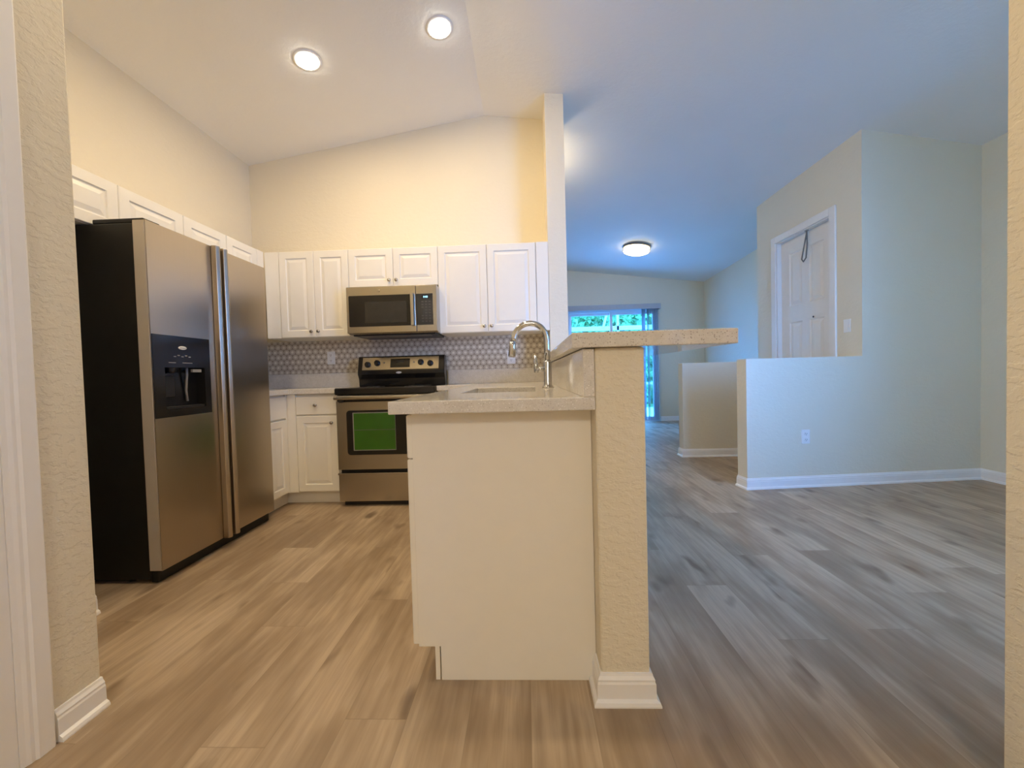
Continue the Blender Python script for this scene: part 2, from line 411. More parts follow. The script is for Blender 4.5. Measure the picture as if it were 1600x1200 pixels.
# ------------------------------------------------------------------ walls
H = 3.34
def topped(mb_poly, name, mat=M_WALL, z1=H, cut=True):
    """a wall on a floor outline, its top following the underside of the ceiling"""
    mb = MB().prism(mb_poly, 0.0, z1)
    return struct(mb.build(name, mat, bevel=0.004))
def wall_x(name, x0, x1, y0, y1, holes=()):     # wall running along x, with its top cut to the vault
    def tz(x): return ceil_z(x, (y0+y1)/2) + 0.03
    mb = MB()
    xs = sorted({x0, x1, *([RG] if x0 < RG < x1 else []), *[h[0] for h in holes], *[h[1] for h in holes]})
    for a, b in zip(xs, xs[1:]):
        hs = [h for h in holes if h[0] <= a and h[1] >= b]
        spans = [(0.0, None)] if not hs else ([(0.0, hs[0][2])] if hs[0][2] > 0 else []) + [(hs[0][3], None)]
        for z0, z1 in spans:
            za, zb = (z1, z1) if z1 is not None else (tz(a), tz(b))
            mb.hexa([(a, y0, z0), (b, y0, z0), (b, y1, z0), (a, y1, z0), (a, y0, za), (b, y0, zb), (b, y1, zb), (a, y1, za)])
    bmesh.ops.remove_doubles(mb.bm, verts=mb.bm.verts, dist=1e-5)
    return struct(mb.build(name, M_WALL))
def wall_y(name, x0, x1, y0, y1, z=None):       # wall running along y
    xm = (x0+x1)/2; mb = MB()
    ys = sorted({y0, y1, *[q for q in (BW, DY) if y0 < q < y1]})
    for a, b in zip(ys, ys[1:]):
        za = (ceil_z(xm, a)+0.03) if z is None else z; zb = (ceil_z(xm, b)+0.03) if z is None else z
        mb.hexa([(x0, a, 0), (x1, a, 0), (x1, b, 0), (x0, b, 0), (x0, a, za), (x1, a, za), (x1, b, zb), (x0, b, zb)])
    bmesh.ops.remove_doubles(mb.bm, verts=mb.bm.verts, dist=1e-5)
    return struct(mb.build(name, M_WALL))
wall_y('wall_left', LW-0.12, LW, 1.02, FY)
wall_x('wall_back', LW, PR, BW, BW+0.12)
wall_y('wall_post', PL, PR, WY, BW)
struct(MB().prism([(-1.47, -3.5), (-1.35, -3.5), (-1.35, 1.135), (LW-0.12, 1.135), (LW-0.12, 1.02), (-1.47, 1.02)], 0, 3.15).build('wall_passage_left', M_WALLR, bevel=0.006))
pr_ = MB()
for (y0, y1, z0, z1) in ((-3.5, -0.67, 0, 3.1), (-0.67, -0.43, 0, 1.15), (-0.67, -0.43, 1.85, 3.1), (-0.43, 0.90, 0, 3.1)): pr_.box(1.072, 1.192, y0, y1, z0, z1)  # gap left for the added window
bmesh.ops.remove_doubles(pr_.bm, verts=pr_.bm.verts, dist=1e-5)
struct(pr_.build('wall_passage_right', M_WALLR))
wall_x('wall_dining_near', 1.192, RW+0.12, 0.78, 0.90, holes=[(1.52, 2.48, 0.60, 2.40)])
wall_x('wall_hall_end', -1.47, 1.192, -3.6, -3.5)
wall_y('wall_right', RW, RW+0.12, 0.90, HB[1]+0.06)
wall_y('wall_far_right', FRX, FRX+0.12, DY, FY)
wall_x('wall_far', LW-0.12, FRX+0.12, FY, FY+0.14, holes=[(0.84, 2.62, 0.0, 2.22)])
struct(MB().box(LW, -1.915, 1.53, 1.60, 0, 1.79).build('wall_alcove', M_WALL, bevel=0.003))
# pony wall that carries the bar
struct(MB().box(PL, PR, PY, WY, 0, 1.071).build('wall_peninsula', M_WALLR, bevel=0.006))
# low walls by the entry, the tall wall and the entry door wall
n = Vector((HB[0]-HA[0], HB[1]-HA[1], 0)).normalized(); nb = Vector((-n.y, n.x, 0))*0.12
def along(x): return Vector((x, hy(x), 0))
a, b = along(HA[0]), along(DX)
def entry_block():
    mb = MB(); b0, b1 = along(DX), along(HB[0]+0.12)
    def piece(poly, z0=0.0, z1=None):
        lo = [(x, y, z0) for x, y in poly]; hi = [(x, y, (ceil_z(x, y)+0.03) if z1 is None else z1) for x, y in poly]
        mb.hexa(lo+hi)
    yh0, yh1 = 3.64, 4.40
    piece([(a.x, a.y), (b0.x, b0.y), (b0.x, b0.y+0.13), (a.x+nb.x, a.y+nb.y)], 0, 1.072)
    piece([(b0.x, b0.y), (b1.x, b1.y), (b1.x, b1.y+0.12), (b0.x, b0.y+0.13)])
    piece([(DX, b0.y+0.13), (DX+0.13, b0.y+0.14), (DX+0.13, yh0), (DX, yh0)])
    piece([(DX, yh0), (DX+0.13, yh0), (DX+0.13, yh1), (DX, yh1)], 2.36)
    piece([(DX, yh1), (DX+0.13, yh1), (DX+0.13, DY), (DX, DY)])
    piece([(DX+0.13, DY-0.13), (FRX+0.12, DY-0.13), (FRX+0.12, DY), (DX+0.13, DY)])
    bmesh.ops.remove_doubles(mb.bm, verts=mb.bm.verts, dist=1e-5)
    return mb
struct(entry_block().build('wall_entry', M_WALL))
struct(MB().box(1.78, DX-0.022, 4.46, 4.58, 0, 1.072).build('wall_living_low', M_WALL, bevel=0.006))

# baseboards
baseboard('baseboard_peninsula', [(PL, 1.235), (PL, PY), (PR, PY), (PR, BW+0.12)])
E = along(HA[0]); E2 = along(HB[0])
baseboard('baseboard_entry_low', [(a.x+nb.x, a.y+nb.y), (a.x, a.y), (RW, hy(RW)), (RW, 0.90)])
baseboard('baseboard_living_low', [(1.78, 4.58), (1.78, 4.46), (DX-0.03, 4.46)])
baseboard('baseboard_far', [(2.64, FY), (FRX, FY), (FRX, DY+0.02)])
baseboard('baseboard_passage_left', [(-1.35, 1.012), (-1.35, 1.1355)])
baseboard('baseboard_alcove', [(-2.3, 1.53), (-1.915, 1.53), (-1.915, 1.601)])
# casing of the doorway on the left edge, with its jamb and door
def casing_prof(mb, y0, y1, z0, z1, x):
    prof = [(y1, 0), (y1, 0.012), (y1-0.006, 0.017), (y0+0.032, 0.017), (y0+0.026, 0.012), (y0+0.018, 0.012), (y0+0.010, 0.008), (y0, 0.006), (y0, 0)]
    mb.prism([(x+d, y) for y, d in prof], z0, z1)
    return mb
c = MB(); casing_prof(c, 0.935, 1.006, 0, 2.2, -1.35)
struct(c.build('trim_1', M_TRIM))
struct(MB().box(-1.365, -1.347, 0.10, 0.934, 0, 2.12).build('door_2', M_TRIM))

# ------------------------------------------------------------------ entry door (closed, six raised panels)
dr = bpy.data.objects.new('door_3', None); COL.objects.link(dr); dr.location = (DX, 4.0, 0); struct(dr, 'white six panel door in the cream wall beyond the low wall', 'door')
YA, YB, ZT = 3.655, 4.385, 2.345
Fd = Frame((DX+0.085, YB, 0.01), (0, -1, 0), (0, 0, 1), (-1, 0, 0))
wd = YB-YA
us = [0, 0.125, 0.315, 0.415, 0.605, wd]; vs = [0, 0.22, 0.78, 0.96, 1.46, 1.63, 2.19, ZT-0.01]
panel_sheet(Fd, us, vs, {(1, 1), (3, 1), (1, 3), (3, 3), (1, 5), (3, 5)}, 0.04).build('door_leaf', M_DOORW, dr)
cs = MB()
for (y0, y1, z0, z1) in ((YA-0.085, YA-0.012, 0, ZT+0.085), (YB+0.012, YB+0.085, 0, ZT+0.085)):
    cs.box(DX-0.018, DX-0.0005, y0, y1, z0, z1)
cs.box(DX-0.018, DX-0.0005, YA-0.012, YB+0.012, ZT+0.012, ZT+0.085)
cs.build('door_casing', M_DOORW, dr, bevel=0.005)
jm = MB()
jm.box(DX-0.001, DX+0.13, YA-0.014, YA-0.002, 0, ZT+0.014); jm.box(DX-0.001, DX+0.13, YB+0.002, YB+0.014, 0, ZT+0.014)
jm.box(DX-0.001, DX+0.13, YA-0.002, YB+0.002, ZT+0.002, ZT+0.014)
jm.build('door_jamb', M_DOORW, dr)
MB().lathe([(0.0, 0.0), (0.009, 0.0), (0.009, 0.004), (0.004, 0.006), (0.0, 0.006)][1:], (0, 0, 0), 'x', 14).build('peephole', M_PLASB, dr, world=False).location = (0.039, -0.085, 1.485)
# hanging cord loop on the door head
lp = thing('cord_loop', 'grey cord loop hanging from the top of the white panel door', 'cord', (DX+0.02, 3.965, 2.33))
MB().tube([(DX+0.015, 3.962, 2.345), (DX+0.012, 3.958, 2.31), (DX+0.008, 3.985, 2.20), (DX+0.006, 4.018, 2.075), (DX+0.004, 3.992, 2.045), (DX+0.004, 3.955, 2.075), (DX+0.008, 3.945, 2.20), (DX+0.012, 3.952, 2.31), (DX+0.015, 3.957, 2.345)], 0.0065, 8).build('loop', M_CORD, lp, smooth=True)
MB().box(DX+0.004, DX+0.026, 3.945, 3.975, 2.335, 2.347).build('hook_plate', M_NICKEL, lp, bevel=0.002)
# switch by the door
sw = thing('light_switch', 'white rocker light switch on the cream wall right of the panel door', 'switch', (DX, 3.46, 1.34))
MB().box(DX-0.006, DX-0.0003, 3.425, 3.497, 1.283, 1.397).build('plate', M_WHITEP, sw, bevel=0.002)
MB().hexa([(DX-0.0055, 3.444, 1.307), (DX-0.0055, 3.478, 1.307), (DX-0.012, 3.478, 1.307), (DX-0.012, 3.444, 1.307), (DX-0.0055, 3.444, 1.373), (DX-0.0055, 3.478, 1.373), (DX-0.007, 3.478, 1.373), (DX-0.007, 3.444, 1.373)]).build('rocker', M_WHITEP, sw, bevel=0.001)

# ------------------------------------------------------------------ outlets (built facing -y, root on the wall face)
def outlet(loc, label, rot=0.0, group=None):
    r = thing('wall_outlet', label, 'outlet', loc)
    MB().box(-0.036, 0.036, -0.006, -0.0003, -0.058, 0.058).build('plate', M_WHITEP, r, bevel=0.002, world=False)
    for s in (-1, 1):
        f = MB().lathe([(0.0165, 0.0), (0.0165, 0.003), (0.0155, 0.004)], (0, 0, 0), 'y', 20)
        for v in f.bm.verts: v.co.y = -v.co.y
        o = f.build('socket_face', M_WHITEP, r, world=False); o.location = (0, -0.006, s*0.0245)
        sl = MB().box(-0.0075, -0.0048, -0.0008, 0, -0.003, 0.007).box(0.0048, 0.0075, -0.0008, 0, -0.003, 0.007).box(-0.0025, 0.0025, -0.0008, 0, -0.011, -0.0065)
        q = sl.build('slots', M_DARKSLOT, o, world=False); q.location = (0, -0.0043, 0)
    r.rotation_euler.z = rot
    return r
ang = math.atan2(HB[1]-HA[1], HB[0]-HA[0])
ox = 2.30
outlet((ox, hy(ox), 0.418), 'white duplex outlet on the wide low wall at the right', ang)
TILEY = BW-0.008
outlet((-1.755, TILEY, 1.19), 'white outlet on the mosaic tile left of the stove')
outlet((-0.125, TILEY, 1.15), 'white outlet on the mosaic tile behind the faucet spray head')

# ------------------------------------------------------------------ backsplash tile and worktops
tb = MB().box(LW+0.001, PL-0.001, TILEY, BW-0.0005, 1.052, 1.346).build('tile_backsplash', M_TILE)
tag(tb, 'band of white dotted hexagon mosaic tile between worktop and wall cabinets', 'backsplash')
BF = 2.96                                           # front edge of the worktop along the back wall
XL = -1.865                                         # front edge of the worktop along the left wall
wt = thing('worktop', 'pale quartz worktop in the corner between fridge and stove', 'worktop', (-2.1, 3.2, CZB))
MB().prism([(LW+0.001, 2.725), (XL, 2.725), (XL, BF), (-1.482, BF), (-1.482, BW-0.0005), (LW+0.001, BW-0.0005)], CZB, CZ).build('slab', M_QUARTZ, wt, bevel=0.003)
MB().box(LW+0.02, -1.482, BW-0.022, BW-0.0005, CZ, 1.052).build('upstand', M_QUARTZ, wt, bevel=0.002)
MB().box(LW+0.001, LW+0.02, 2.725, BW-0.023, CZ, 1.052).build('upstand', M_QUARTZ, wt, bevel=0.002)
pw = thing('worktop', 'long speckled quartz worktop holding the sink on the peninsula', 'worktop', (-0.1, 2.0, CZB))
CL, CR, CF = -0.42, 0.170, 1.150
SX0, SX1, SY0, SY1 = -0.275, 0.050, 1.60, 2.19
def slab_with_hole():
    mb = MB()
    outer = [(CL, CF), (PL-0.001, CF), (PL-0.001, BW-0.0005), (-0.692, BW-0.0005), (-0.692, BF), (CL, BF)]
    # split into boxes around the sink
    def bx(x0, x1, y0, y1): mb.box(x0, x1, y0, y1, CZB, CZ)
    xs = [CL, SX0, SX1, PL-0.001]; ys = [CF, SY0, SY1, BF]
    V = {}
    def v(x, y, z):
        if (x, y, z) not in V: V[(x, y, z)] = mb.bm.verts.new((x, y, z))
        return V[(x, y, z)]
    cells = [(i, j) for i in range(3) for j in range(3) if (i, j) != (1, 1)]
    quads = [(xs[i], xs[i+1], ys[j], ys[j+1]) for i, j in cells]
    yy = BW-0.0005
    quads += [(xs[i], xs[i+1], BF, yy) for i in range(3)] + [(-0.692, CL, BF, yy)]
    edges = {}
    for (x0, x1, y0, y1) in quads:
        for z in (CZB, CZ): mb.bm.faces.new([v(*p, z) for p in rect(x0, y0, x1, y1)])
        c = rect(x0, y0, x1, y1)
        for k in range(4):
            e = (c[k], c[(k+1) % 4]); key = frozenset(e); edges[key] = edges.get(key, 0)+1
    for e, cnt in edges.items():
        if cnt == 1:
            p, q = tuple(e); mb.bm.faces.new((v(*p, CZB), v(*q, CZB), v(*q, CZ), v(*p, CZ)))
    return mb
slab_with_hole().build('slab', M_QUARTZ, pw, bevel=0.003)
MB().box(-0.692, CR-0.001, BW-0.022, BW-0.0005, CZ, 1.052).build('upstand', M_QUARTZ, pw, bevel=0.002)
MB().box(CR, PL-0.0015, CF, WY+0.3, CZ, 1.069).build('upstand', M_QUARTZ, pw, bevel=0.002)
bt = MB().prism([(0.137, 1.130), (0.612, 1.130), (0.612, WY-0.002), (0.137, WY-0.002)], 1.0715, 1.1155).build('bar_top', M_QUARTZ, bevel=0.003)
tag(bt, 'raised speckled quartz bar top resting on the cream half wall', 'bar top')

# sink and faucet
sk = thing('sink', 'undermount steel sink sunk in the peninsula worktop', 'sink', (-0.11, 1.9, 0.70))
mb = MB(); g = 0.006
prof = [((SX0-g, SY0-g, SX1+g, SY1+g), CZB-0.001), ((SX0-g+0.002, SY0-g+0.002, SX1+g-0.002, SY1+g-0.002), 0.75), ((SX0+0.025, SY0+0.025, SX1-0.025, SY1-0.025), 0.712)]
inner = [[(x, y, z) for x, y in rect(*r)] for r, z in prof]
outer = [[(x, y, z) for x, y in rect(r[0]-0.004, r[1]-0.004, r[2]+0.004, r[3]+0.004)] for r, z in ((prof[2][0], 0.706), (prof[1][0], 0.748), (prof[0][0], CZB-0.001))]
mb.loops(outer + inner); mb.build('basin', M_BIN, sk, bevel=0.01)
MB().lathe([(0.045, 0.7125), (0.045, 0.716), (0.03, 0.717), (0.028, 0.713)], (-0.11, 1.9, 0), 'z', 24).build('drain', M_CHROME, sk, smooth=True)
FX, FYY = 0.112, 1.957
fc = thing('faucet', 'tall chrome pull-down kitchen faucet with an arched spout', 'faucet', (FX, FYY, CZ))
MB().lathe([(0.029, CZ), (0.029, CZ+0.006), (0.024, CZ+0.010), (0.0205, CZ+0.018), (0.019, CZ+0.13), (0.017, CZ+0.137)], (FX, FYY, 0), 'z', 24).build('body', M_CHROME, fc, smooth=True)
pts = [(FX, FYY, CZ+0.13), (FX-0.001, FYY, CZ+0.20), (FX-0.002, FYY, CZ+0.245)]
rr = 0.083
for i in range(1, 15):
    t = math.pi*i/15*1.02
    pts.append((FX-0.002-rr+rr*math.cos(t), FYY, CZ+0.245+rr*math.sin(t)))
lastp = pts[-1]
pts.append((lastp[0]-0.006, FYY, lastp[2]-0.028))
MB().tube(pts, [0.0155]*3+[0.0145]*(len(pts)-3), 16).build('spout', M_CHROME, fc, smooth=True)
e = pts[-1]
MB().tube([(e[0], FYY, e[2]+0.008), (e[0]-0.002, FYY, e[2]-0.012), (e[0]-0.006, FYY, e[2]-0.062), (e[0]-0.007, FYY, e[2]-0.070)], [0.0165, 0.0175, 0.019, 0.016], 18).build('spray_head', M_CHROME, fc, smooth=True)
hd = MB().tube([(FX-0.012, FYY-0.002, CZ+0.095), (FX-0.058, FYY-0.012, CZ+0.094)], 0.0125, 16).build('handle_hub', M_CHROME, fc, smooth=True)
MB().tube([(FX-0.058, FYY-0.012, CZ+0.078), (FX-0.058, FYY-0.012, CZ+0.10), (FX-0.063, FYY-0.018, CZ+0.165)], [0.012, 0.012, 0.0055], 12).build('lever', M_CHROME, hd, smooth=True)

# ------------------------------------------------------------------ knobs and cabinets
KNOB = [(0.006, 0.0), (0.005, 0.010), (0.0125, 0.016), (0.0145, 0.021), (0.012, 0.027), (0.006, 0.029)]
def knob(F, u, v, parent):
    mb = MB(); rings = []
    for r, d in KNOB: rings.append([F(u+r*math.cos(2*math.pi*i/16), v+r*math.sin(2*math.pi*i/16), d) for i in range(16)])
    mb.loops(rings); return mb.build('knob', M_NICKEL, parent, smooth=True)
def cab(name, label, loc): return thing(name, label, 'cabinet', loc)
def door_on(F, w, h, parent, knob_uv=None, m=0.055, t=0.019):
    o = raised_door(F, w, h, t, m).build('door', M_CAB, parent, bevel=0.0)
    if knob_uv:
        G = Frame(F(0, 0, t), F.U, F.V, F.N); knob(G, knob_uv[0], knob_uv[1], o)
    return o
UY, UT, UB = 3.13, 2.055, 1.347
CY = UY+0.020
BACK = ((1, 0, 0), (0, 0, 1), (0, -1, 0))
gap = 0.003
def wall_cab(label, x0, x1, z0, z1, doors, kz=0.045, filler=None):
    c = cab('wall_cabinet', label, ((x0+x1)/2, BW, z0))
    MB().box(x0+0.0005, x1-0.0005, CY, BW-0.009 if z0 < 1.346 else BW-0.0005, z0, z1).build('carcass', M_CAB, c, bevel=0.001)
    for i, (a, b) in enumerate(doors):
        F = Frame((a+gap/2, CY-0.001, z0+0.002), *BACK); w = b-a-gap; h = z1-z0-0.004
        left = (i % 2 == 0)
        door_on(F, w, h, c, (w-0.028 if left else 0.028, kz))
    if filler:
        MB().box(filler[0], filler[1], CY-0.018, CY-0.001, z0, z1).build('filler_strip', M_CAB, c, bevel=0.001)
    return c
wall_cab('white double wall cabinet left of the microwave in the kitchen corner', -2.128, -1.428, UB, UT, [(-2.008, -1.718), (-1.718, -1.428)], filler=(-2.126, -2.0105))
wall_cab('short white double cabinet above the microwave', -1.4275, -0.6905, 1.742, UT, [(-1.428, -1.058), (-1.058, -0.690)])
wall_cab('white double wall cabinet right of the microwave above the sink corner', -0.690, PL-0.002, UB, UT, [(-0.690, -0.292), (-0.292, 0.104)], filler=(0.107, PL-0.002))
UX = -2.13
LEFTF = ((0, 1, 0), (0, 0, 1), (1, 0, 0))
def left_cab(label, y0, y1, z0, z1, doors, filler=None):
    c = cab('wall_cabinet', label, (LW, (y0+y1)/2, z0))
    MB().box(LW+0.0005, UX-0.020, y0+0.0005, y1-0.0005, z0, z1).build('carcass', M_CAB, c, bevel=0.001)
    for i, (a, b) in enumerate(doors):
        F = Frame((UX-0.019, a+gap/2, z0+0.002), *LEFTF); w = b-a-gap
        door_on(F, w, z1-z0-0.004, c, (w-0.028 if i % 2 == 0 else 0.028, 0.045))
    if filler: MB().box(UX-0.019, UX-0.002, filler[0], filler[1], z0, z1).build('filler_strip', M_CAB, c, bevel=0.001)
    return c
left_cab('short white double cabinet above the left end of the refrigerator', 1.604, 2.384, 1.797, UT+0.003, [(1.604, 1.994), (1.994, 2.384)])
left_cab('short white single door cabinet above the right end of the refrigerator', 2.385, 2.733, 1.83, UT+0.003, [(2.385, 2.733)])
left_cab('tall white wall cabinet between refrigerator and kitchen corner', 2.734, CY-0.022, UB, UT+0.003, [(2.734, 3.048)], (3.051, CY-0.022))

def toe(mb_args, parent): return MB().box(*mb_args).build('toe_kick', M_CAB, parent)
# left-wall base (next to the fridge)
BX = -1.890
c = cab('base_cabinet', 'white base cabinet beside the refrigerator under the corner worktop', (LW, 2.85, 0))
MB().box(LW+0.001, BX-0.020, 2.735, 2.978, 0.10, CZB).build('carcass', M_CAB, c)
toe((LW+0.001, BX-0.075, 2.735, 2.978, 0, 0.0995), c)
F = Frame((BX-0.019, 2.738, 0.70), *LEFTF); slab_front(F, 0.225, 0.17).build('drawer', M_CAB, c)
F = Frame((BX-0.019, 2.738, 0.112), *LEFTF); door_on(F, 0.225, 0.575, c, None, 0.05)
MB().box(BX-0.019, BX-0.003, 2.966, 2.9785, 0.105, CZB).build('filler_strip', M_CAB, c, bevel=0.001)
# back base left of the stove
c = cab('base_cabinet', 'white base cabinet with one drawer left of the stove', (-1.68, BW, 0))
CBY = BF+0.040
MB().box(LW+0.001, -1.483, CBY, BW-0.001, 0.10, CZB-0.0005).build('carcass', M_CAB, c)
MB().prism([(LW+0.001, 2.98), (BX-0.075, 2.98), (BX-0.075, CBY+0.06), (-1.483, CBY+0.06), (-1.483, BW-0.001), (LW+0.001, BW-0.001)], 0, 0.0995).build('toe_kick', M_CAB, c)
x0, x1 = -1.822, -1.492
F = Frame((x0, CBY-0.001, 0.722), *BACK); d = slab_front(F, x1-x0, 0.145).build('drawer', M_CAB, c)
knob(Frame(F(0, 0, 0.019), F.U, F.V, F.N), (x1-x0)/2, 0.075, d)
F = Frame((x0, CBY-0.001, 0.112), *BACK); door_on(F, x1-x0, 0.60, c, (x1-x0-0.04, 0.545))
MB().box(BX-0.019, x0-0.003, CBY-0.017, CBY-0.001, 0.105, CZB).build('filler_strip', M_CAB, c, bevel=0.001)
# base right of the stove
c = cab('base_cabinet', 'white corner base cabinet between stove and peninsula', (-0.5, BW, 0))
MB().box(-0.690, -0.386, CBY, BW-0.001, 0.10, CZB).build('carcass', M_CAB, c)
toe((-0.690, -0.386, CBY+0.06, BW-0.001, 0, 0.10), c)
F = Frame((-0.688, CBY-0.001, 0.112), *BACK); door_on(F, 0.26, 0.755, c, (0.03, 0.70))
# peninsula base with end panel
c = cab('base_cabinet', 'white peninsula base cabinet with a plain end panel facing the camera', (-0.1, 2.0, 0))
PX = -0.374; PE = 1.235
MB().prism([(PX, 0.112), (PX+0.072, 0.112), (PX+0.072, 0.0), (PL-0.001, 0.0), (PL-0.001, CZB-0.0005), (PX, CZB-0.0005)], PE, PE+0.016, 'y').build('end_panel', M_CAB, c, bevel=0.001)
cm = MB()
cm.box(PX+0.001, PX+0.018, PE+0.017, 2.955, 0.112, CZB-0.001); cm.box(PL-0.018, PL-0.001, PE+0.017, BW-0.002, 0.112, CZB-0.001)
cm.box(PX+0.018, PL-0.018, PE+0.017, BW-0.002, 0.112, 0.13)
cm.build('carcass', M_CAB, c)
MB().box(PX+0.053, PX+0.068, PE+0.002, 2.955, 0, 0.111).build('toe_kick', M_CAB, c)
PENF = ((0, -1, 0), (0, 0, 1), (-1, 0, 0))
ye = PE+0.004
for (w, kn) in ((0.42, True), (0.44, False), (0.44, True), (0.40, False)):
    F = Frame((PX, ye+w-0.003, 0.735), *PENF); slab_front(F, w-0.004, 0.14, 0.020).build('drawer', M_CAB, c)
    F = Frame((PX, ye+w-0.003, 0.118), *PENF); door_on(F, w-0.004, 0.612, c, None, t=0.020)
    ye += w

# ------------------------------------------------------------------ refrigerator
FF, F0, F1 = -1.830, 1.832, 2.690
FZ0, FZ1, FS = 0.068, 1.800, 2.270
fr = thing('refrigerator', 'stainless side by side refrigerator with black sides and ice dispenser', 'refrigerator', (-2.1, 2.26, 0))
MB().box(LW+0.03, FF-0.066, F0+0.004, F1-0.004, 0.02, 1.790).build('body', M_BLACK, fr, bevel=0.006)
for y0 in (F0+0.010, F1-0.10): MB().box(FF-0.28, FF-0.02, y0, y0+0.09, 1.7905, 1.815 if y0 < 2 else 1.801).build('hinge_cover', M_BLACK, fr, bevel=0.006)
DZ0, DZ1 = 0.826, 1.247          # dispenser
DY0, DY1 = F0+0.004, F0+0.345
def freezer():
    mb = MB(); x0, x1 = FF-0.062, FF
    y0, y1 = F0, FS-0.004
    mb.box(x0, x1, y0, y1, FZ0, DZ0); mb.box(x0, x1, y0, y1, DZ1, FZ1)
    mb.box(x0, x1, DY1, y1, DZ0, DZ1); mb.box(x0, x1-0.002, y0, DY0, DZ0, DZ1)
    bmesh.ops.remove_doubles(mb.bm, verts=mb.bm.verts, dist=1e-5)
    return mb
fd = freezer().build('freezer_door', M_STEELV, fr)
MB().box(FF-0.062, FF-0.005, F0-0.0025, F0+0.0005, FZ0+0.002, FZ1-0.002).build('door_edge', M_SILVER, fr)  # thin pale strip laid over the side face of the door
rd = MB().box(FF-0.062, FF, FS+0.004, F1, FZ0, FZ1).build('fridge_door', M_STEELV, fr, bevel=0.005)
def bar_handle(y0, y1, parent):
    mb = MB(); s = [(FF+0.001, y0), (FF+0.030, y0+0.004), (FF+0.040, (y0+y1)/2), (FF+0.030, y1-0.004), (FF+0.001, y1)]
    mb.prism(s, FZ0-0.004, FZ1+0.004); return mb.build('handle', M_STEELV, parent, bevel=0.004, seg=3)
bar_handle(FS-0.050, FS-0.008, fd); bar_handle(FS+0.008, FS+0.050, rd)
# dispenser: black surround with a recess
RY0, RY1, RZ0, RZ1 = F0+0.062, F0+0.305, 0.866, 1.082
ds = MB()
for (a, b2, z0, z1) in ((DY0, RY0, DZ0, DZ1), (RY1, DY1, DZ0, DZ1), (RY0, RY1, DZ0, RZ0), (RY0, RY1, RZ1, DZ1)):
    ds.box(FF-0.055, FF+0.003, a, b2, z0, z1)
ds.box(FF-0.058, FF-0.050, DY0, DY1, DZ0, DZ1)
bmesh.ops.remove_doubles(ds.bm, verts=ds.bm.verts, dist=1e-5)
dp = ds.build('ice_dispenser', M_GLOSSB, fr)
RF = Frame((FF+0.003, 0, 0), (0, 1, 0), (0, 0, 1), (1, 0, 0))
def disc_yz(cy, cz, ry, rz, d0, d1, n=28):
    mb = MB(); mb.loops([[(FF+0.003+d, cy+k*ry*math.cos(2*math.pi*i/n), cz+k*rz*math.sin(2*math.pi*i/n)) for i in range(n)] for d, k in ((d0, 1), (d1*0.6, 1), (d1, 0.85))]); return mb
by, bz = F0+0.168, 1.186
bd = disc_yz(by, bz, 0.024, 0.0095, 0, 0.004).build('badge', M_WHITEP, dp); bd['label'] = 'pale oval maker badge'
lettering('Whirlpool', Frame((FF+0.0072, by, bz), (0, 1, 0), (0, 0, 1), (1, 0, 0)), 0.0085, 0.0002, M_DARKSLOT, bd)
for i in range(5):
    MB().box(FF+0.003, FF+0.0045, F0+0.115+i*0.022, F0+0.128+i*0.022, 1.137+0.006*(i % 2), 1.142+0.006*(i % 2)).build('button', M_GREY, dp)
for (y0, y1) in ((0.085, 0.125), (0.165, 0.225)): MB().box(FF+0.003, FF+0.0042, F0+y0, F0+y1, 1.105, 1.109).build('button_strip', M_GREY, dp)
MB().lathe([(0.022, 0.0), (0.02, -0.02), (0.012, -0.03)], (FF-0.028, F0+0.13, RZ1), 'z', 16).build('ice_chute', M_PLASB, dp)
MB().box(FF-0.048, FF-0.040, F0+0.10, F0+0.16, 0.93, 1.04).build('ice_paddle', M_PLASB, dp, bevel=0.004)
MB().tube([(FF-0.03, F0+0.225, RZ1), (FF-0.03, F0+0.225, 1.045), (FF-0.042, F0+0.228, 0.96), (FF-0.040, F0+0.232, 0.90)], 0.006, 10).build('water_lever', M_GREY, dp, smooth=True)
MB().box(FF-0.010, FF+0.001, F0+0.228, F0+0.285, 1.058, 1.074).build('sticker', M_GREY, dp)
MB().box(FF-0.049, FF-0.002, RY0+0.004, RY1-0.004, RZ0, RZ0+0.012).build('drip_tray', M_PLASB, dp, bevel=0.002)
MB().box(FF-0.075, FF-0.035, F0+0.012, F1-0.012, 0.002, FZ0-0.010).build('kick_grille', M_BLACK, fr, bevel=0.006)
for y in (F0+0.05, F1-0.05): MB().lathe([(0.02, 0.0), (0.02, 0.02)], (FF-0.20, y, 0), 'z', 12).build('foot', M_PLASB, fr)

# ------------------------------------------------------------------ stove
RX0, RX1, RY = -1.476, -0.700, 2.935
st = thing('stove', 'stainless electric stove with black cooktop and a green oven window', 'stove', ((RX0+RX1)/2, 3.2, 0))
MB().box(RX0+0.004, RX1-0.004, RY+0.045, BW-0.03, 0.03, 0.872).build('body', M_BLACK, st)
MB().box(RX0-0.004, RX1+0.004, RY-0.012, BW-0.10, 0.874, 0.926).build('cooktop', M_GLOSSB, st, bevel=0.008, seg=3)
for (bx, by2, rr2) in ((-1.28, 3.07, 0.095), (-0.90, 3.07, 0.075), (-1.28, 3.25, 0.075), (-0.90, 3.25, 0.095)):
    MB().lathe([(rr2, 0.9262), (rr2, 0.9266), (rr2-0.004, 0.9266), (rr2-0.004, 0.9262)], (bx, by2, 0), 'z', 32).build('burner_ring', M_GREY, st)
od = MB().box(RX0, RX1, RY, RY+0.04, 0.290, 0.822).build('oven_door', M_STEELH, st, bevel=0.005)
MB().box(RX0+0.006, RX1-0.006, RY+0.012, RY+0.044, 0.822, 0.872).build('vent_gap', M_PLASB, st)
